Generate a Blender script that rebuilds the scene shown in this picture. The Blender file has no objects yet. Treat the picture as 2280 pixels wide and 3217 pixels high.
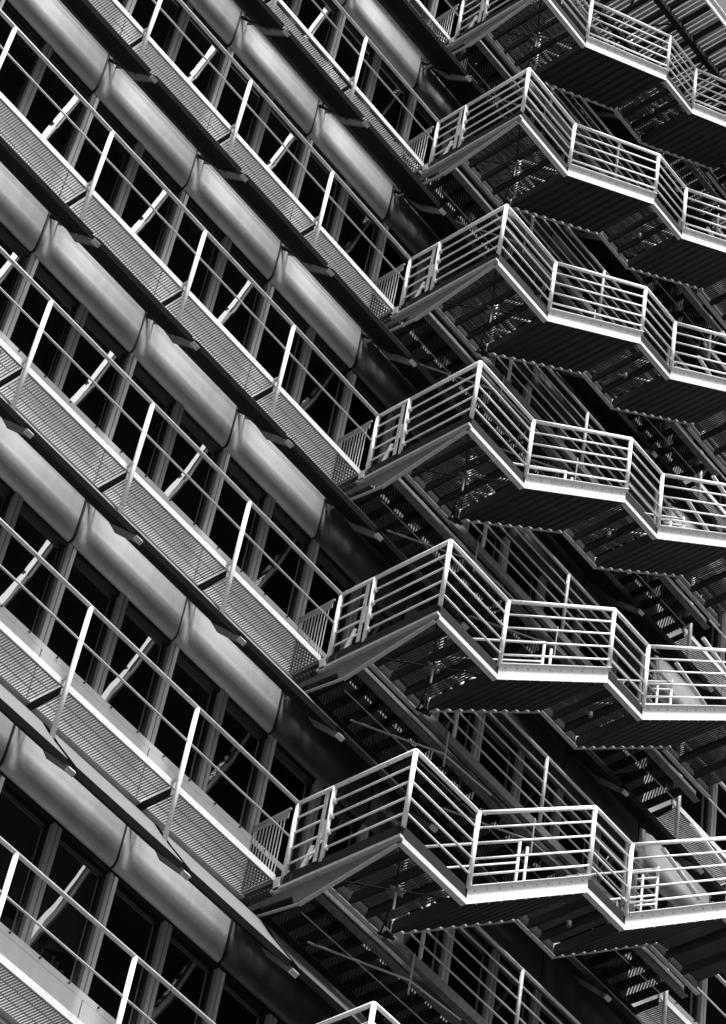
import bpy, math, random
from mathutils import Matrix, Vector
random.seed(7)

# ------------------------------------------------------------------ camera, world, sun, exposure
SC = bpy.context.scene
COL = SC.collection
# Design frame used below: X along the facade, Y outward from it, Z up.  Blender's y is -Y.
CAM_C = (-15.850705, 17.154113, -19.856168)
CAM_R = ((0.61704659, 0.77550501, 0.13360496),
         (0.64216252, -0.39810582, -0.65506842),
         (0.45484153, -0.49000383, 0.74366328))
FPX = 8712.798
cam = bpy.data.cameras.new('camera')
cam.sensor_fit = 'HORIZONTAL'; cam.sensor_width = 36.0
cam.lens = FPX / 2280.0 * 36.0
cam.clip_start = 0.5; cam.clip_end = 2000
co = bpy.data.objects.new('camera', cam); COL.objects.link(co)
rt = Vector((CAM_R[0][0], -CAM_R[0][1], CAM_R[0][2]))
up = -Vector((CAM_R[1][0], -CAM_R[1][1], CAM_R[1][2]))
bk = -Vector((CAM_R[2][0], -CAM_R[2][1], CAM_R[2][2]))
m = Matrix.Identity(4)
for i in range(3):
    m[i][0] = rt[i]; m[i][1] = up[i]; m[i][2] = bk[i]
m[0][3], m[1][3], m[2][3] = CAM_C[0], -CAM_C[1], CAM_C[2]
co.matrix_world = m
SC.camera = co

SUN_EL, SUN_AZ = math.radians(65), math.radians(6)     # azimuth measured from straight out of the facade towards -X
world = bpy.data.worlds.new('World'); SC.world = world; world.use_nodes = True
nt = world.node_tree; nt.nodes.clear()
sky = nt.nodes.new('ShaderNodeTexSky'); sky.sky_type = 'NISHITA'; sky.sun_disc = False
sky.sun_elevation = SUN_EL
sky.sun_rotation = math.pi + SUN_AZ
sky.air_density = 1.0; sky.dust_density = 5.0
bw = nt.nodes.new('ShaderNodeRGBToBW'); bg = nt.nodes.new('ShaderNodeBackground'); wo = nt.nodes.new('ShaderNodeOutputWorld')
bg.inputs['Strength'].default_value = 0.062
nt.links.new(sky.outputs[0], bw.inputs[0]); nt.links.new(bw.outputs[0], bg.inputs['Color']); nt.links.new(bg.outputs[0], wo.inputs[0])
sd = bpy.data.lights.new('sun', 'SUN'); sd.energy = 4.2; sd.angle = math.radians(14); sd.color = (1, 1, 1)
so = bpy.data.objects.new('sun', sd); COL.objects.link(so)
dirv = Vector((-math.sin(SUN_AZ) * math.cos(SUN_EL), -math.cos(SUN_AZ) * math.cos(SUN_EL), math.sin(SUN_EL)))
so.rotation_euler = dirv.to_track_quat('Z', 'Y').to_euler(); so.location = (0, -60, 60)
SC.view_settings.view_transform = 'Standard'; SC.view_settings.look = 'None'
SC.view_settings.exposure = 1.15; SC.view_settings.gamma = 1.0
SC.view_settings.use_curve_mapping = False

# ------------------------------------------------------------------ dimensions (metres)
H = 3.462957; P = 1.763869; D = 1.682151; L1 = 1.15034; F = 2.025872; RZ = 1.719878; L2 = 0.761743
ZO = {-3: -.17, -2: -.114, -1: -.057, 0: 0, 1: 0, 2: -.011, 3: .022, 4: .056, 5: .113, 6: .17}
def fl(k): return k * H + ZO[k]
GROUND = -21.5

# ------------------------------------------------------------------ materials
def mat(name, g, rough=0.5, metal=0.0, var=0.12, scale=6.0, bump=0.0, streak=0.0, spec=0.5, wear=0.0):
    m = bpy.data.materials.new(name); m.use_nodes = True
    n = m.node_tree.nodes; l = m.node_tree.links
    b = n['Principled BSDF']
    b.inputs['Metallic'].default_value = metal
    b.inputs['Specular IOR Level'].default_value = spec
    tc = n.new('ShaderNodeTexCoord')
    ob = n.new('ShaderNodeMapping'); ob.inputs['Scale'].default_value = (1, 1, 1 if not streak else 0.12)
    geo = n.new('ShaderNodeNewGeometry')
    l.new(geo.outputs['Position'], ob.inputs['Vector'])
    nz = n.new('ShaderNodeTexNoise'); nz.inputs['Scale'].default_value = scale; nz.inputs['Detail'].default_value = 5
    nz.inputs['Roughness'].default_value = 0.65
    l.new(ob.outputs[0], nz.inputs['Vector'])
    mr = n.new('ShaderNodeMapRange')
    mr.inputs['From Min'].default_value = 0.3; mr.inputs['From Max'].default_value = 0.7
    mr.inputs['To Min'].default_value = g * (1 - var); mr.inputs['To Max'].default_value = min(1, g * (1 + var))
    l.new(nz.outputs['Fac'], mr.inputs['Value'])
    last = mr.outputs['Result']
    if wear:
        n2 = n.new('ShaderNodeTexNoise'); n2.inputs['Scale'].default_value = 22; n2.inputs['Detail'].default_value = 8
        l.new(geo.outputs['Position'], n2.inputs['Vector'])
        m2 = n.new('ShaderNodeMapRange'); m2.inputs['From Min'].default_value = 0.60; m2.inputs['From Max'].default_value = 0.72
        m2.inputs['To Min'].default_value = 1.0; m2.inputs['To Max'].default_value = 1.0 - wear
        l.new(n2.outputs['Fac'], m2.inputs['Value'])
        mu = n.new('ShaderNodeMath'); mu.operation = 'MULTIPLY'
        l.new(last, mu.inputs[0]); l.new(m2.outputs['Result'], mu.inputs[1]); last = mu.outputs[0]
    cb = n.new('ShaderNodeCombineColor')
    for i in range(3): l.new(last, cb.inputs[i])
    l.new(cb.outputs[0], b.inputs['Base Color'])
    r2 = n.new('ShaderNodeMapRange'); r2.inputs['To Min'].default_value = max(0, rough - .08); r2.inputs['To Max'].default_value = min(1, rough + .1)
    l.new(nz.outputs['Fac'], r2.inputs['Value']); l.new(r2.outputs['Result'], b.inputs['Roughness'])
    if bump:
        bp = n.new('ShaderNodeBump'); bp.inputs['Strength'].default_value = bump; bp.inputs['Distance'].default_value = 0.01
        l.new(nz.outputs['Fac'], bp.inputs['Height']); l.new(bp.outputs[0], b.inputs['Normal'])
    return m
M = {}
M['rail'] = mat('white_railing_paint', .78, .45, 0, .10, 9, .15, wear=.45)
M['walk_rail'] = mat('pale_grey_railing_paint', .48, .5, 0, .14, 9, .15, wear=.45)
M['sill'] = mat('white_cladding', .88, .45, 0, .08, 5, .05, streak=1, wear=.12)
M['edge'] = mat('white_edge_paint', .5, .5, 0, .1, 7, .1, wear=.35)
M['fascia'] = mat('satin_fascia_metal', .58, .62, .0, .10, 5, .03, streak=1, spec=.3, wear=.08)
M['fascia_shade'] = mat('shade_toned_fascia_metal', .07, .5, .0, .3, 4, .05, streak=1)  # fascia behind the stairs: shade of stairs and deck put into the colour
M['mull'] = mat('aluminium_mullion', .42, .4, .3, .1, 8, .05, streak=1)
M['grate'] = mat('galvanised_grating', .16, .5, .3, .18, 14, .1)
M['bracket'] = mat('grey_bracket_paint', .40, .5, 0, .15, 12, .1, wear=.3)
M['beamgrey'] = mat('mid_grey_steel_paint', .10, .6, 0, .2, 9, .15, wear=.4)
M['dark'] = mat('dark_steel_and_sill_shade', .018, .75, 0, .3, 9, .1, spec=.08)  # dark steel; also carries the painted shade on the stair-bay sills
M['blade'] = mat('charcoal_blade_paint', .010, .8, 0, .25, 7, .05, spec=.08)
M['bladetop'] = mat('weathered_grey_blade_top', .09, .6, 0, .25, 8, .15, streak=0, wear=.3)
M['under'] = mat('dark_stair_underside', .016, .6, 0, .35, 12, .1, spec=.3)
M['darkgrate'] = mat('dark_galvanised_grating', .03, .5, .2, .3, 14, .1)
M['frame'] = mat('black_window_frame', .01, .4, 0, .2, 9)
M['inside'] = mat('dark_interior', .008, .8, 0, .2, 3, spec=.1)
M['blind'] = mat('grey_blind_fabric', .22, .9, 0, .1, 4)
M['paper'] = mat('cream_paper', .75, .8, 0, .15, 20)
M['book'] = mat('grey_book_cloth', .35, .8, 0, .6, 30)
M['concrete'] = mat('paving', .05, .8, 0, .15, .6, .1)
M['render'] = mat('grey_render', .25, .8, 0, .15, 2)
g = bpy.data.materials.new('coated_glass'); g.use_nodes = True
n = g.node_tree.nodes; l = g.node_tree.links; n.clear()
o_ = n.new('ShaderNodeOutputMaterial'); mx = n.new('ShaderNodeMixShader'); gl = n.new('ShaderNodeBsdfGlossy'); tr = n.new('ShaderNodeBsdfTransparent')
gl.inputs['Roughness'].default_value = 0.012; gl.inputs['Color'].default_value = (.95, .95, .95, 1)
tr.inputs['Color'].default_value = (.9, .9, .9, 1); mx.inputs[0].default_value = .78
nz = n.new('ShaderNodeTexNoise'); nz.inputs['Scale'].default_value = 2.2; nz.inputs['Detail'].default_value = 1
gp = n.new('ShaderNodeNewGeometry'); l.new(gp.outputs['Position'], nz.inputs['Vector'])
bp = n.new('ShaderNodeBump'); bp.inputs['Strength'].default_value = .35; bp.inputs['Distance'].default_value = .006
l.new(nz.outputs['Fac'], bp.inputs['Height']); l.new(bp.outputs[0], gl.inputs['Normal'])
l.new(tr.outputs[0], mx.inputs[1]); l.new(gl.outputs[0], mx.inputs[2]); l.new(mx.outputs[0], o_.inputs[0])
M['glass'] = g
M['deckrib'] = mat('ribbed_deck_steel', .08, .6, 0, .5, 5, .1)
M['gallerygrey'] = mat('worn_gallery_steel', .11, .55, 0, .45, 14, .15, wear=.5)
M['ribgrey'] = mat('ribbed_grey_cladding', .035, .6, 0, .2, 9)

# ------------------------------------------------------------------ mesh helpers
class MB:
    def __init__(s): s.v = []; s.f = []
    def box(s, x0, x1, y0, y1, z0, z1):
        b = len(s.v)
        s.v += [(x0,y0,z0),(x1,y0,z0),(x1,y1,z0),(x0,y1,z0),(x0,y0,z1),(x1,y0,z1),(x1,y1,z1),(x0,y1,z1)]
        s.f += [tuple(b+i for i in q) for q in ((0,3,2,1),(4,5,6,7),(0,1,5,4),(1,2,6,5),(2,3,7,6),(3,0,4,7))]
        return s
    def bar(s, p, q, w, h, upv=(0,0,1)):
        p = Vector(p); q = Vector(q); d = (q-p).normalized(); u = Vector(upv)
        a = d.cross(u).normalized() * (w/2); c = a.cross(d).normalized() * (h/2)
        b = len(s.v)
        for e in (p, q):
            for sa, sc in ((-1,-1),(1,-1),(1,1),(-1,1)): s.v.append(tuple(e + a*sa + c*sc))
        s.f += [tuple(b+i for i in t) for t in ((0,1,2,3),(4,7,6,5),(0,4,5,1),(1,5,6,2),(2,6,7,3),(3,7,4,0))]
        return s
    def tube(s, p, q, r, n=10, r2=None):
        p = Vector(p); q = Vector(q); d = (q-p).normalized()
        u = Vector((0,0,1)) if abs(d.z) < .9 else Vector((1,0,0))
        a = d.cross(u).normalized(); c = a.cross(d).normalized(); b = len(s.v)
        for e, rr in ((p, r), (q, r if r2 is None else r2)):
            for i in range(n):
                t = 2*math.pi*i/n; s.v.append(tuple(e + (a*math.cos(t) + c*math.sin(t))*rr))
        for i in range(n): j = (i+1) % n; s.f.append((b+i, b+n+i, b+n+j, b+j))
        s.f.append(tuple(b+i for i in range(n))); s.f.append(tuple(b+n+i for i in reversed(range(n))))
        return s
    def prism(s, poly, x0, x1):           # polygon in (y, z) pushed along x
        b = len(s.v); n = len(poly)
        s.v += [(x0, y, z) for y, z in poly] + [(x1, y, z) for y, z in poly]
        for i in range(n): j = (i+1) % n; s.f.append((b+i, b+j, b+n+j, b+n+i))
        s.f.append(tuple(b+i for i in reversed(range(n)))); s.f.append(tuple(b+n+i for i in range(n)))
        return s
    def prismy(s, poly, y0, y1):          # polygon in (x, z) pushed along y
        b = len(s.v); n = len(poly)
        s.v += [(x, y0, z) for x, z in poly] + [(x, y1, z) for x, z in poly]
        for i in range(n): j = (i+1) % n; s.f.append((b+i, b+j, b+n+j, b+n+i))
        s.f.append(tuple(b+i for i in reversed(range(n)))); s.f.append(tuple(b+n+i for i in range(n)))
        return s
    def mesh(s, name, material, bevel=False):
        me = bpy.data.meshes.new(name)
        me.from_pydata([(x, -y, z) for x, y, z in s.v], [], [tuple(reversed(f)) for f in s.f])
        import bmesh
        bm = bmesh.new(); bm.from_mesh(me)
        bmesh.ops.recalc_face_normals(bm, faces=bm.faces)
        bm.to_mesh(me); bm.free()
        me.materials.append(M[material])
        return me

def empty(name, loc, label, cat, group=None):
    o = bpy.data.objects.new(name, None); COL.objects.link(o); o.location = (loc[0], -loc[1], loc[2])
    o.empty_display_size = .2
    o['label'] = label; o['category'] = cat
    if group: o['group'] = group
    return o
def put(name, me, parent=None, loc=(0,0,0), kind=None, label=None, smooth=False, cat=None, group=None):
    if isinstance(me, tuple): me = me[0].mesh(name, me[1])
    if smooth:
        for p_ in me.polygons: p_.use_smooth = len(p_.vertices) == 4
    o = bpy.data.objects.new(name, me); COL.objects.link(o); o.location = (loc[0], -loc[1], loc[2])
    if parent: o.parent = parent
    if kind: o['kind'] = kind
    if label: o['label'] = label
    if cat: o['category'] = cat
    if group: o['group'] = group
    return o

# ------------------------------------------------------------------ ground
gm = MB(); gm.v = [(-900,900,GROUND),(900,900,GROUND),(900,-900,GROUND),(-900,-900,GROUND)]; gm.f = [(0,1,2,3)]
put('ground', gm.mesh('ground', 'concrete'), kind='structure')

# ------------------------------------------------------------------ building
BX0, BX1 = -6, 6
bld = empty('office_building', (0, -0.7, GROUND), 'tall office facade with dark windows, white sills and pale metal fascias', 'building')
def bput(name, me, x, z, **kw): return put(name, me, bld, (x, 0.7, z - GROUND), **kw)
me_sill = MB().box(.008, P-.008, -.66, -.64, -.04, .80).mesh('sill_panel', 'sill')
me_sill_shade = MB().box(.008, P-.008, -.66, -.64, -.04, .80).mesh('sill_panel', 'dark')  # same sill behind the stairs, its shade painted in as a dark tone
b = MB()
b.box(.0, P, -.70, -.645, .812, .895)
me_subsill = b.mesh('window_sill', 'sill')
b = MB()
for i in range(4):
    x = .22 + i*.44; b.tube((x, -.64, .86), (x, -.625, .86), .013, 6)
me_bolt = b.mesh('bolt', 'frame')
# fascia: shallow convex section
prof = [(-.65,-.04),(-.622,-.10),(-.607,-.24),(-.60,-.45),(-.60,-.70),(-.606,-.86),(-.618,-.94),(-.65,-.985)]
poly = prof + [(-.68,-.985),(-.68,-.04)]
me_fascia = MB().prism(poly, .017, P-.017).mesh('fascia_panel', 'fascia')
me_fascia_shade = MB().prism(poly, .017, P-.017).mesh('fascia_panel', 'fascia_shade')
me_jstrip = MB().prism([(y+.004, z_) for y, z_ in prof] + [(-.67,-.985),(-.67,-.04)], -.009, .009).mesh('joint_strip', 'frame')
HW = P/2
b = MB(); w0, w1 = .06, HW-.06; z0, z1 = .895, H-1.0
b.box(w0, w0+.035, -.745, -.72, z0, z1); b.box(w1-.035, w1, -.745, -.72, z0, z1)
b.box(w0+.035, w1-.035, -.745, -.72, z0, z0+.03); b.box(w0+.035, w1-.035, -.745, -.72, z1-.05, z1)
me_frame = b.mesh('window_frame', 'frame')
b = MB(); b.v = [(w0+.01,-.75,z0),(w1-.01,-.75,z0),(w1-.01,-.75,z1),(w0+.01,-.75,z1)]; b.f = [(0,1,2,3)]
me_pane = b.mesh('pane', 'glass')
b = MB(); b.box(-.06, -.008, -.76, -.655, .895, H-.99); b.box(.008, .06, -.76, -.655, .895, H-.99); b.box(-.008, .008, -.76, -.675, .895, H-.99)
me_mull = b.mesh('mullion', 'mull')
XA, XB = BX0*P, BX1*P
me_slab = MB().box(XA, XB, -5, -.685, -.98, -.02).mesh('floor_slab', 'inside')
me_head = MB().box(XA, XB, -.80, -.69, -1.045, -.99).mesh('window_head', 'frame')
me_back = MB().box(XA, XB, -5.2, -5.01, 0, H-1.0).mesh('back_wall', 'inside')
for k in range(-3, 7):
    z = fl(k)
    bput('floor_slab', me_slab, 0, z); bput('window_head', me_head, 0, z)
    if k < 6: bput('back_wall', me_back, 0, z)
    for n_ in range(BX0, BX1):
        x = n_*P
        if k > -3:
            fp = bput('fascia_panel', me_fascia_shade if 0 <= n_ < 4 else me_fascia, x - .06 + random.uniform(-.003,.003), z + random.uniform(-.004,.004), smooth=True)
            jt = bput('joint_strip', me_jstrip, x - .06, z)
            fp.rotation_euler = (random.uniform(-.006,.006), 0, random.uniform(-.0022,.0022))
        if k < 6:
            s_ = bput('sill_panel', me_sill_shade if 0 <= n_ < 4 else me_sill, x, z)
            ss = bput('window_sill', me_subsill, x, z); put('bolts', me_bolt, ss, kind='stuff')
            for h_ in (0, 1):
                xx = x + h_*HW
                w_ = bput('window', me_frame, xx, z); put('pane', me_pane, w_)
                bput('mullion', me_mull, xx, z)
body = MB().box(XA-.5, XB+.5, -7, -5.21, GROUND, fl(6)-.3)
body.box(XA-.5, XB+.5, -5.2, -.9, GROUND, fl(-3)-1.1)
body.box(XA-.5, XA-.01, -5.2, -.7, fl(-3)-1, fl(6)-.02).box(XB+.01, XB+.5, -5.2, -.7, fl(-3)-1, fl(6)-.02)
bput('masonry_core', body.mesh('masonry_core', 'render'), 0, GROUND)

# ------------------------------------------------------------------ things behind the lowest left window
zb = fl(-1)
shelf = MB().box(-3.3, -1.85, -1.15, -.80, .93, .96)
put('window_shelf', (shelf, 'blind'), None, (0,0,zb), cat='shelf', label='dark shelf just behind the lowest left window, under the books')
b = MB().tube((-2.75,-.95,1.24), (-2.32,-.92,1.30), .05, 12)
put('paper_roll', (b, 'paper'), None, (0,0,zb), cat='paper roll', label='thick rolled sheet leaning at the left end of the window shelf', group='paper rolls behind the lowest left window', smooth=True)
b = MB().tube((-2.22,-.93,1.32), (-1.93,-.93,1.47), .045, 12)
put('paper_roll', (b, 'paper'), None, (0,0,zb), cat='paper roll', label='shorter rolled sheet lying on top of the standing books', group='paper rolls behind the lowest left window', smooth=True)
lb = ['tall grey book leaning first in the window row, below the left roll', 'thin pale book second in the window row', 'dark thick book third in the window row',
      'pale narrow book in the middle of the window row', 'grey book just right of the middle of the window row', 'last short book beside the window frame']
x = -2.35
for i, t_ in enumerate(lb):
    w_ = (.05,.03,.06,.03,.045,.05)[i]; h_ = (.26,.24,.25,.27,.24,.18)[i]
    bb = MB().bar((x, -.95, .962), (x + .02, -.95, .962+h_), .18, w_, (1,0,0))
    put('book', (bb, ('book','paper','blind','paper','book','paper')[i]), None, (0,0,zb), cat='book', label=t_, group='books behind the lowest left window')
    x += w_ + .035
for n_, lab in ((-4, 'grey roller blind, wide, in the lowest left window'), (-3, 'grey roller blind in the window just right of the wide one')):
    bb = MB().box(n_*HW+.09, n_*HW+HW-.09, -.80, -.79, 1.30, 2.44)
    put('roller_blind', (bb, 'blind'), None, (0,0,zb), cat='blind', label=lab, group='roller blinds in the lowest left windows')

# ------------------------------------------------------------------ walkways with railing (left of the stair, and again far right)
ORD = {-2: 'hidden lowest', -1: 'lowest visible', 0: 'second lowest', 1: 'third from the bottom', 2: 'fourth from the bottom', 3: 'fifth from the bottom', 4: 'sixth from the bottom', 5: 'second from the top', 6: 'topmost'}
def grating(y0, y1, x0, x1, depth=.020, pitch=.034, t=.006, rods=(.33,.66)):
    b = MB(); n = int((x1-x0)/pitch)
    for i in range(n+1):
        x = x0 + (x1-x0)*i/n; b.box(x-t/2, x+t/2, y0+.006, y1-.006, -depth, 0)
    for r in rods: yy = y0 + (y1-y0)*r; b.box(x0, x1, yy-.003, yy+.003, -.008, .002)
    b.box(x0, x1, y0, y0+.005, -depth-.002, .002); b.box(x0, x1, y1-.005, y1, -depth-.002, .002)
    return b
me_grating = grating(-.612, -.135, .125, P-.01).mesh('grating_panel', 'grate')
me_arm = MB().prism([(-.62,-.16),(-.12,-.13),(-.12,-.03),(-.62,-.03)], -.006, .006).prism([(-.62,-.165),(-.12,-.135),(-.12,-.125),(-.62,-.15)], -.012, .012).mesh('bracket_arm', 'dark')
me_shade_strip = MB().box(.0, P, -.64, -.555, -.048, -.04).mesh('added_shade_strip', 'edge')  # added overhang that darkens the top of the fascia
me_post = MB().tube((0,0,-.90),(0,0,1.085),.029,12).mesh('post', 'rail')
me_foot = MB().box(-.05,.05,-.03,.03,-.915,-.90).mesh('foot_plate', 'bracket')
me_stub = MB().bar((0,-.12,.055),(0,-.02,.055),.02,.05).mesh('stub', 'edge')
def walkway(k, n0, n1, lab):
    z = fl(k)
    w = empty('access_walkway', (n0*P, -.37, z), lab, 'walkway', 'maintenance walkways along the windows')
    def a(nm, me, x, **kw): return put(nm, me, w, (x - n0*P, .37, 0), **kw)
    xe0, xe1 = n0*P, n1*P
    a('edge_beam', (MB().box(xe0, xe1-.02, -.132, -.112, -.02, .07), 'edge'), 0)
    a('handrail', (MB().tube((xe0, 0, 1.1),(xe1, 0, 1.1),.025,12), 'walk_rail'), 0, smooth=True)
    a('mid_rail', (MB().tube((xe0, 0, .572),(xe1, 0, .572),.0125,8), 'walk_rail'), 0, smooth=True)
    for n_ in range(n0, n1):
        a('grating_panel', me_grating, n_*P)
        a('bracket_arm', me_arm, n_*P + .02)
        a('added_shade_strip', me_shade_strip, n_*P)
    for n_ in range(n0 + (1 if n0 < 0 else 0), n1 + (0 if n1 == 0 else 1)):
        p_ = a('post', me_post, n_*P, smooth=True); put('foot_plate', me_foot, p_); put('stub', me_stub, p_)
    return w
for k in range(-2, 7):
    walkway(k, BX0, 0, 'white grating walkway with two thin rails left of the stairs, ' + ORD[k])
    walkway(k, 4, BX1, 'short grating walkway beyond the stairs at the right edge, ' + ORD[k])

# ------------------------------------------------------------------ sun blades
def chord(t): return (-.60 + t*1.0, -.13 - t*1.33)
OPEN0, OPEN1 = .26, .52
topc = [(-.42,-.31),(-.3,-.42),(-.2,-.55),(0,-.84),(.2,-1.10),(.40,-1.36)]
botc = [(.375,-1.435),(.2,-1.25),(-.09,-.97),(-.3,-.68),(-.41,-.43)]
def lerp_curve(c, y):
    for (a, b_) in zip(c, c[1:]):
        lo, hi = (a, b_) if a[0] < b_[0] else (b_, a)
        if lo[0] <= y <= hi[0]:
            return lo[1] + (hi[1]-lo[1])*(y-lo[0])/(hi[0]-lo[0])
YO0, YO1 = -.47, -.12
def blade_mesh():
    up1 = MB().prism(topc + botc, .10, P-.02)
    return up1.mesh('blade_shell', 'blade')
me_blade = blade_mesh()
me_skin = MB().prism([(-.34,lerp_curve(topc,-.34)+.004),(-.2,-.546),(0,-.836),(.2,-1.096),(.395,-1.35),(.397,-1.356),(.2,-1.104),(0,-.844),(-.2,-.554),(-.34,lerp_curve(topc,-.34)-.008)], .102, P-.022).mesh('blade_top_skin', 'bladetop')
b = MB()
b.prism([(-.62,-.22),(-.43,-.36),(-.06,-.96),(-.03,-1.03),(-.10,-1.02),(-.45,-.43),(-.62,-.27)], .080, .096)
me_bbr = b.mesh('blade_bracket', 'beamgrey')
me_btip = MB().prism([(-.10,-1.02),(-.03,-.95),(.40,-1.42),(.43,-1.47),(.38,-1.49)], .07, .098).mesh('bracket_tip', 'beamgrey')
me_clip = MB().bar((.05,.375,-1.49),(.05,.425,-1.46),.10,.04).mesh('clip', 'bracket')
me_trim = MB().tube((.02,-.590,-.16),(P-.01,-.590,-.16),.009,6).mesh('trim_rail', 'edge')
me_stay = MB().tube((-.04,-.60,-.26),(.085,-.44,-.40),.026,8,.016).mesh('cross_stay','dark')
for k in range(-2, 7):
    s_ = empty('sun_shade', (BX0*P, 0, fl(k)-.8), 'long charcoal sloping sun blade hung below the ' + ORD[k] + ' walkway', 'sunshade', 'sloping sun blades below the walkways')
    for n_ in range(BX0, BX1):
        def a(nm, me, par=s_, **kw): return put(nm, me, par, (n_*P - BX0*P, 0, .8), **kw)
        bl = a('blade', me_blade)
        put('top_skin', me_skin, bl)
        br = a('blade_bracket', me_bbr); put('clip', me_clip, br); put('bracket_tip', me_btip, br); put('cross_stay', me_stay, br)
        a('trim_rail', me_trim)

# ------------------------------------------------------------------ end gates between the windows and the walkway corner post
b = MB()
for i in range(10):
    y = -.17 - i*.052; b.tube((0,y,.06),(0,y,.96),.008,6)
me_bal = b
for k in range(-1, 7):
    gt = empty('end_gate', (0, -.4, fl(k)), 'small upright-bar gate closing the end of the walkway, ' + ORD[k], 'gate', 'small gates at the walkway ends')
    for i in range(10):
        y = -.17 - i*.052
        if k == -1 and i == 0: me_b1 = MB().tube((0,0,.06),(0,0,.96),.008,6).mesh('baluster', 'walk_rail')
        put('baluster', me_b1, gt, (0, y+.4, 0))
    put('top_rail', (MB().tube((0,-.69,1.04),(0,-.10,1.075),.015,8), 'walk_rail'), gt, (0,.4,0), smooth=True)
    put('top_plate', (MB().prism([(-.66,.965),(-.12,.94),(-.12,1.05),(-.66,1.0)], -.006, .006), 'bracket'), gt, (0,.4,0))
    put('bottom_rail', (MB().box(-.015,.015,-.68,-.12,.02,.05), 'walk_rail'), gt, (0,.4,0))

# ------------------------------------------------------------------ inner galleries behind the stairs (x > 0)
GX1 = 4*P
def diag_deck(x0, x1, y0, y1):
    b = MB(); dx, dy = -.679, .734; px, py = .734, .679   # ribs run towards the viewer's side
    pitch = .036; t = .017
    c0 = min(px*x + py*y for x in (x0,x1) for y in (y0,y1)); c1 = max(px*x + py*y for x in (x0,x1) for y in (y0,y1))
    c = c0 + .01
    while c < c1 - .01:
        # points on line px*x+py*y=c inside rect
        pts = []
        for y in (y0, y1):
            x = (c - py*y)/px
            if x0 <= x <= x1: pts.append((x, y))
        for x in (x0, x1):
            y = (c - px*x)/py
            if y0 < y < y1: pts.append((x, y))
        if len(pts) >= 2:
            p, q = pts[0], pts[-1]
            if abs(p[0]-q[0]) + abs(p[1]-q[1]) > .05:
                b.bar((p[0], p[1], -.012), (q[0], q[1], -.012), t, .02)
        c += pitch
    return b
me_deck = diag_deck(.06, GX1-.06, -.60, .29).mesh('deck_grating', 'deckrib')
me_joist = MB().box(-.022,.022,-.60,.268,-.16,-.03).mesh('joist','dark')
me_gpost = MB().tube((0,.5,-.02),(0,.5,1.09),.026,10).mesh('post','walk_rail')
me_ghang = MB().tube((0,.5,-.60),(0,.5,-.03),.012,6).mesh('hanger_rod','bracket')
RAILZ = (.872, .645, .410, .178)
for k in range(-2, 7):
    ga = empty('inner_gallery', (0, 0, fl(k)), 'dark joisted gallery deck with five slim rails running behind the stairs, ' + ORD[k], 'walkway', 'dark galleries behind the stairs')
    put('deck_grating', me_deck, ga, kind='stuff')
    x = .30
    while x < GX1 - .1:
        put('joist', me_joist, ga, (x,0,0)); x += .285
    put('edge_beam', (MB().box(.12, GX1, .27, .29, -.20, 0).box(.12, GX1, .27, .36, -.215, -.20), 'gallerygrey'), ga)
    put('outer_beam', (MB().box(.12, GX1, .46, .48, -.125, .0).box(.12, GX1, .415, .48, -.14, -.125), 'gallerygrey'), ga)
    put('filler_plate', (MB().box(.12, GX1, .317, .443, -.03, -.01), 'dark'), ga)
    put('wall_angle_and_shade_plate', (MB().box(.06, GX1, -.64, -.602, -.14, -.02).box(.06, GX1, -.595, -.40, -.19, -.178), 'dark'), ga)  # wall angle, plus an added plate that keeps light off the fascia
    put('handrail', (MB().tube((L1+.02,.5,1.1),(GX1-1.0,.5,1.1),.022,10), 'walk_rail'), ga, smooth=True)
    for rz in RAILZ: put('rail', (MB().tube((L1+.02,.5,rz),(GX1-1.0,.5,rz),.0125,8), 'walk_rail'), ga, smooth=True)
    for n_ in (1, 2, 3):
        put('post', me_gpost, ga, (n_*P+.05,0,0), smooth=True); put('hanger_rod', me_ghang, ga, (n_*P-.05,0,0))
        put('tie_rod', (MB().tube((n_*P-.95,-.285,-.2),(n_*P-.08,.5,-.42),.014,6).tube((n_*P-.08,.5,-.42),(n_*P+.95,.42,-.22),.012,6), 'bracket'), ga)
        put('pipe', (MB().tube((n_*P+.75,-.45,-.19),(n_*P+.95,.20,-.19),.02,8), 'dark'), ga)
    put('cable', (MB().tube((.4,-.05,-.17),(GX1-.2,.05,-.17),.008,6), 'bracket'), ga)

# ------------------------------------------------------------------ escape stairs
X2 = L1; X3 = L1+F; X4 = X3+L2; X5 = X4+F; X6 = GX1
YI = .63
NS = 10
def flight(x0, z0, y0, y1):
    b = MB(); go = F/NS; ri = RZ/NS; t = .006
    for i in range(NS):
        xa = x0 + i*go; za = z0 + (i+1)*ri - .03
        # tread with a turned nosing, then the riser below its front edge
        b.box(xa, xa+go+.02, y0, y1, za-t, za)
        b.box(xa, xa+t, y0, y1, za-ri, za-t)
    return b
me_f1 = [flight(X2, 0, YI+.012, D-.012)]
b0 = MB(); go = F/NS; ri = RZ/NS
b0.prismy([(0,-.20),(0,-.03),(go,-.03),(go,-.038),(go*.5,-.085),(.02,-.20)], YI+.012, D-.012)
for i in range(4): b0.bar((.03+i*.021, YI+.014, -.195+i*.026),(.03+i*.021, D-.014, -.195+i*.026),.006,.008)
me_tread = b0.mesh('tread', 'under')
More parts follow.
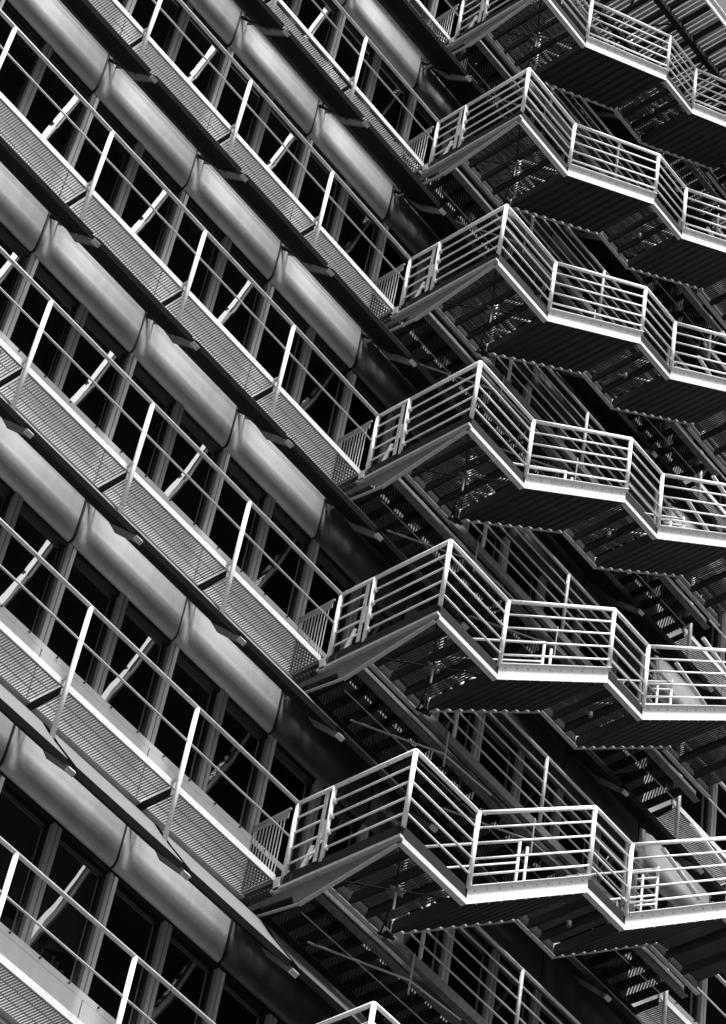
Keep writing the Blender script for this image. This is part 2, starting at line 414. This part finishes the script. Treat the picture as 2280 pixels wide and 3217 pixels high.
def stringer(x0, z0, y0, y1, up_=.0, dn=.238, flange=.03, out=1):
    x1 = x0+F; z1 = z0+RZ
    b = MB()
    b.prismy([(x0, z0-dn),(x1, z1-dn),(x1, z1+up_),(x0, z0+up_)], y0, y1)
    fy0, fy1 = (y1, y1+flange) if out > 0 else (y0-flange, y0)
    b.prismy([(x0, z0+up_-.008),(x1, z1+up_-.008),(x1, z1+up_+.002),(x0, z0+up_+.002)], fy0, fy1)
    return b
me_st_o = stringer(0, 0, D-.012, D, up_=0.01, flange=.055).mesh('outer_stringer', 'rail')
me_st_i = stringer(0, 0, YI-.012, YI, up_=0.0, dn=.238, flange=.02, out=-1).mesh('inner_stringer', 'bracket')
b = MB()
for i in range(10):
    t = (i+.5)/10; x = F*t; z = RZ*t
    b.tube((x, D, z-.055),(x, D+.008, z-.055),.012,6); b.tube((x+.05, D, z-.205),(x+.05, D+.006, z-.205),.009,6)
me_rivet = b.mesh('rivets', 'bracket')
b = MB()
for h_, r in ((1.1,.026),): b.tube((0,D,h_),(F,D,h_+RZ),r,12)
me_hr = b.mesh('handrail','rail')
me_r = MB().tube((0,D,0),(F,D,RZ),.0135,8).mesh('rail','rail')
me_spost = MB().tube((0,0,-.02),(0,0,1.10),.030,12).mesh('post','rail')
me_kick_dark = 'dark'
def rails_line(st, p, q, mat_='rail', zs=RAILZ, top=1.1, rt_=.025, rr=.0135):
    put('handrail', (MB().tube((p[0],p[1],p[2]+top),(q[0],q[1],q[2]+top),rt_,12), mat_), st, smooth=True)
    for z_ in zs: put('rail', (MB().tube((p[0],p[1],p[2]+z_),(q[0],q[1],q[2]+z_),rr,8), mat_), st, smooth=True)
def landing(st, x0, x1, y0, y1, z, joists=3):
    b = MB(); n = int((x1-x0-.06)/.034)
    for i in range(n+1):
        x = x0+.03 + (x1-x0-.06)*i/n; b.box(x-.003, x+.003, y0+.03, y1-.03, z-.03, z)
    for j in range(int((y1-y0)/.1)): yy = y0+.06+j*.1; b.box(x0+.03, x1-.03, yy-.003, yy+.003, z-.006, z+.002)
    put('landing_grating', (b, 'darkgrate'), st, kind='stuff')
    for i in range(1, joists): 
        x = x0 + (x1-x0)*i/joists; put('joist', (MB().box(x-.02,x+.02,y0+.02,y1-.02,z-.15,z-.035), 'dark'), st)
    # outer edge: recessed dark toe plate above a pale angle
    put('toe_plate', (MB().box(x0, x1, D-.03, D-.015, z-.15, z+.012), 'dark'), st)
    put('edge_angle', (MB().box(x0+.002, x1-.002, D-.012, D, z-.24, z-.165).box(x0+.002, x1-.002, D-.07, D-.013, z-.24, z-.23), 'edge'), st)
    put('inner_channel', (MB().box(x0, x1, y0-.012, y0, z-.21, z-.0), 'dark'), st)
    put('channel_flange', (MB().box(x0,x1,y0-.012,y0+.045,z-.222,z-.212), 'bracket'), st)
for k in range(-2, 6):
    st = empty('escape_stair', (0, .35, fl(k)), 'white railed zigzag steel stair, ' + ORD[k] + ' in the stack', 'staircase', 'steel escape stairs stacked floor on floor')
    st_ = empty
    def sp(nm, me, loc=(0,0,0), par=None, **kw): 
        if par is None: return put(nm, me, st, (loc[0], loc[1]-.35, loc[2]), **kw)
        return put(nm, me, par, loc, **kw)
    class Off:  # helper parent shift
        pass
    # a shift is folded in by moving every part by -.35 in Y after building
    before = set(o.name for o in st.children)
    # --- entry landing
    landing(st, .02, X2, .50, D, 0, 4)
    put('entry_plate', (MB().box(.02, X2, .0, .268, -.02, -.006), 'dark'), st)
    # side beam: black toe strip, pale flange, tapered web
    put('side_toe_strip', (MB().box(-.012, .012, .05, D-.015, -.12, .02), 'dark'), st)
    put('side_flange', (MB().box(-.03, .035, -.14, D-.002, -.185, -.145), 'bracket'), st)
    put('tapered_web', (MB().prism([(-.56,-.30),(-.56,-.235),(D-.05,-.235),(D-.05,-.265),(.32,-.53),(.25,-.50),(.20,-.36)], -.008, .008), 'beamgrey'), st)
    put('web_flange', (MB().bar((0,.32,-.536),(0,D-.05,-.27),.05,.012).bar((0,-.60,-.40),(0,.30,-.52),.035,.012), 'bracket'), st)
    put('corner_bracket', (MB().prism([(-.13,.02),(-.02,.0),(-.02,-.2),(-.09,-.2)], -.03, .02), 'edge'), st)
    put('corner_block', (MB().box(-.03,.05,.03,.14,-.13,-.02), 'dark'), st)
    # corner posts and side railing
    put('post', me_spost, st, (0,0,0), smooth=True)
    put('post', me_spost, st, (0,D,0), smooth=True)
    put('gate_post', (MB().box(-.012,.012,.415,.455,-.02,1.10), 'walk_rail'), st)
    put('gate_post', (MB().tube((0,.535,-.02),(0,.535,1.10),.026,10), 'rail'), st, smooth=True)
    for z_ in RAILZ: put('hinge', (MB().box(-.02,.02,.555,.585,z_-.03,z_+.03), 'rail'), st)
    put('latch_stay', (MB().bar((.0,.26,.02),(.0,.36,.30),.02,.05).bar((0,.47,.35),(0,.49,.62),.02,.04), 'rail'), st)
    put('handrail', (MB().tube((0,0,1.1),(0,.535,1.1),.024,10).tube((0,.535,1.1),(0,D,1.1),.026,10), 'rail'), st, smooth=True)
    for z_ in RAILZ:
        put('rail', (MB().tube((0,0,z_),(0,.415,z_),.0135,8), 'rail'), st, smooth=True)
        put('rail', (MB().tube((0,.535,z_),(0,D,z_),.0135,8), 'rail'), st, smooth=True)
    rails_line(st, (0,D,0), (X2,D,0))
    # diagonal bracing and node under the entry landing
    b = MB(); c_ = (.6, 1.15, -.24)
    for q in ((.05,.53,-.2),(X2-.05,.53,-.2),(X2-.05,D-.05,-.2),(.05,D-.05,-.2)): b.tube(c_, q, .011, 6)
    put('cross_brace', (b, 'dark'), st)
    b = MB().tube((.6,1.15,-.27),(.6,1.15,-.20),.045,8)
    for a_ in range(6): b.tube((.6,1.15,-.245),(.6+.10*math.cos(a_*1.05),1.15+.10*math.sin(a_*1.05),-.245),.016,6)
    put('brace_node', (b, 'beamgrey'), st)
    put('hanger', (MB().tube((.60,1.15,-.27),(.60,1.15,-.50),.013,6), 'bracket'), st)
    put('corner_node', (MB().box(X2-.08,X2+.02,.56,.66,-.24,-.225).tube((X2-.12,.56,-.25),(X2+.06,.64,-.25),.022,6), 'dark'), st)
    # --- flights
    for (xs, zs) in ((X2, 0), (X4, RZ)):
        for i in range(NS): put('tread', me_tread, st, (xs+i*go, 0, zs+i*ri))
        so_ = put('outer_stringer', me_st_o, st, (xs,0,zs)); put('rivets', me_rivet, so_)
        put('inner_stringer', me_st_i, st, (xs,0,zs))
        put('handrail', me_hr, st, (xs,0,zs), smooth=True)
        for z_ in RAILZ: put('rail', me_r, st, (xs,0,zs+z_), smooth=True)
        for (xe, ze) in ((xs, zs), (xs+F, zs+RZ)):
            p_ = put('post', me_spost, st, (xe, D, ze), smooth=True)
    # inner railings
    for z_ in (1.05,.70,.35):
        put('inner_rail', (MB().tube((X2+.1,YI,z_+.085),(X3-.07,YI,z_+RZ-.06),.018 if z_ > 1 else .014,8), 'rail'), st, smooth=True)
    put('inner_post', (MB().tube((X3-.07,YI,RZ-.20),(X3-.07,YI,RZ+1.0),.022,8), 'rail'), st, smooth=True)
    put('inner_post', (MB().tube((X2+.06,YI,-.1),(X2+.06,YI,1.1),.022,8), 'walk_rail'), st, smooth=True)
    for z_ in (1.05,.90,.75,.60,.45,.30,.15):
        xa = X4+.1 if z_ > 1 or z_ == .60 else X5-.55
        ta = (xa-X4)/F
        put('inner_rail', (MB().tube((xa,YI,RZ*(1+ta)+z_),(X5-.09,YI,RZ*(2-.045)+z_),.015,8), 'rail'), st, smooth=True)
    put('inner_post', (MB().tube((X5-.09,YI,2*RZ-.2),(X5-.09,YI,2*RZ+1.0),.022,8).tube((X5-.40,YI,2*RZ-.45),(X5-.40,YI,2*RZ+.62),.018,8), 'rail'), st, smooth=True)
    # --- half landing
    landing(st, X3, X4, YI+.0, D, RZ, 3)
    rails_line(st, (X3,D,RZ), (X4,D,RZ))
    put('brace_node', (MB().tube(((X3+X4)/2,1.15,RZ-.24),((X3+X4)/2,1.15,RZ-.17),.03,8), 'beamgrey'), st)
    put('inner_post', (MB().tube((X3+.08,YI,RZ-.1),(X3+.08,YI,RZ+1.0),.02,8), 'rail'), st, smooth=True)
    put('small_lamp', (MB().bar((X3+.12,D-.25,RZ+.12),(X3+.12,D-.18,RZ+.16),.16,.05), 'rail'), st)
    # --- top landing joins the next floor
    landing(st, X5, X6, .50, D, 2*RZ, 3)
    rails_line(st, (X5,D,2*RZ), (X6,D,2*RZ))
    put('post', me_spost, st, (X6, D, 2*RZ), smooth=True)
    put('end_frame', (MB().tube((X6,.1,2*RZ+1.1),(X6,D,2*RZ+1.1),.026,10), 'rail'), st, smooth=True)
    # pale return rails at the head of the flight
    put('return_rail', (MB().tube((5.72,.80,H+1.1),(6.76,.66,H+1.1),.030,10), 'rail'), st, smooth=True)
    put('return_rail', (MB().tube((5.52,1.38,H+1.1),(6.55,1.27,H+1.1),.030,10), 'rail'), st, smooth=True)
    for o in st.children: o.location.y += .35
print('objects', len(bpy.data.objects))

# ------------------------------------------------------------------ roof canopy over the top landings
zc = fl(6) + .35
rc = empty('roof_canopy', (1.0, 0, zc), 'open grated roof canopy on dark beams above the top right landings', 'canopy')
def rp(nm, me, **kw): return put(nm, me, rc, (-1.0, 0, 0), **kw)
b = MB(); x = 1.0
while x < 10.4: b.box(x, x+.058, -.6, 2.2, -.008, 0); x += .085
rp('canopy_slats', (b, 'bracket'), kind='stuff')
x = 1.0
me_cj = MB().box(-.025,.025,-.6,2.22,-.16,-.03).mesh('roof_joist','dark')
while x < 10.4:
    put('roof_joist', me_cj, rc, (x-1.0, 0, 0)); x += .36
rp('eaves_channel', (MB().box(1.0,10.4,2.225,2.25,-.20,.02).box(1.0,10.4,2.252,2.30,-.02,.0), 'rail'))
rp('roof_beam', (MB().box(1.0,10.4,.62,.72,-.30,-.165), 'dark'))
rp('roof_beam', (MB().box(1.0,10.4,1.55,1.65,-.30,-.165), 'dark'))
for i in range(9):
    xx = 2.0 + i*.9
    rp('roof_brace', (MB().tube((xx,.70,-.32),(xx+.45,1.60,-.32),.018,6), 'dark'))
    rp('roof_brace', (MB().tube((xx+.45,1.60,-.32),(xx+.9,.70,-.32),.018,6), 'dark'))
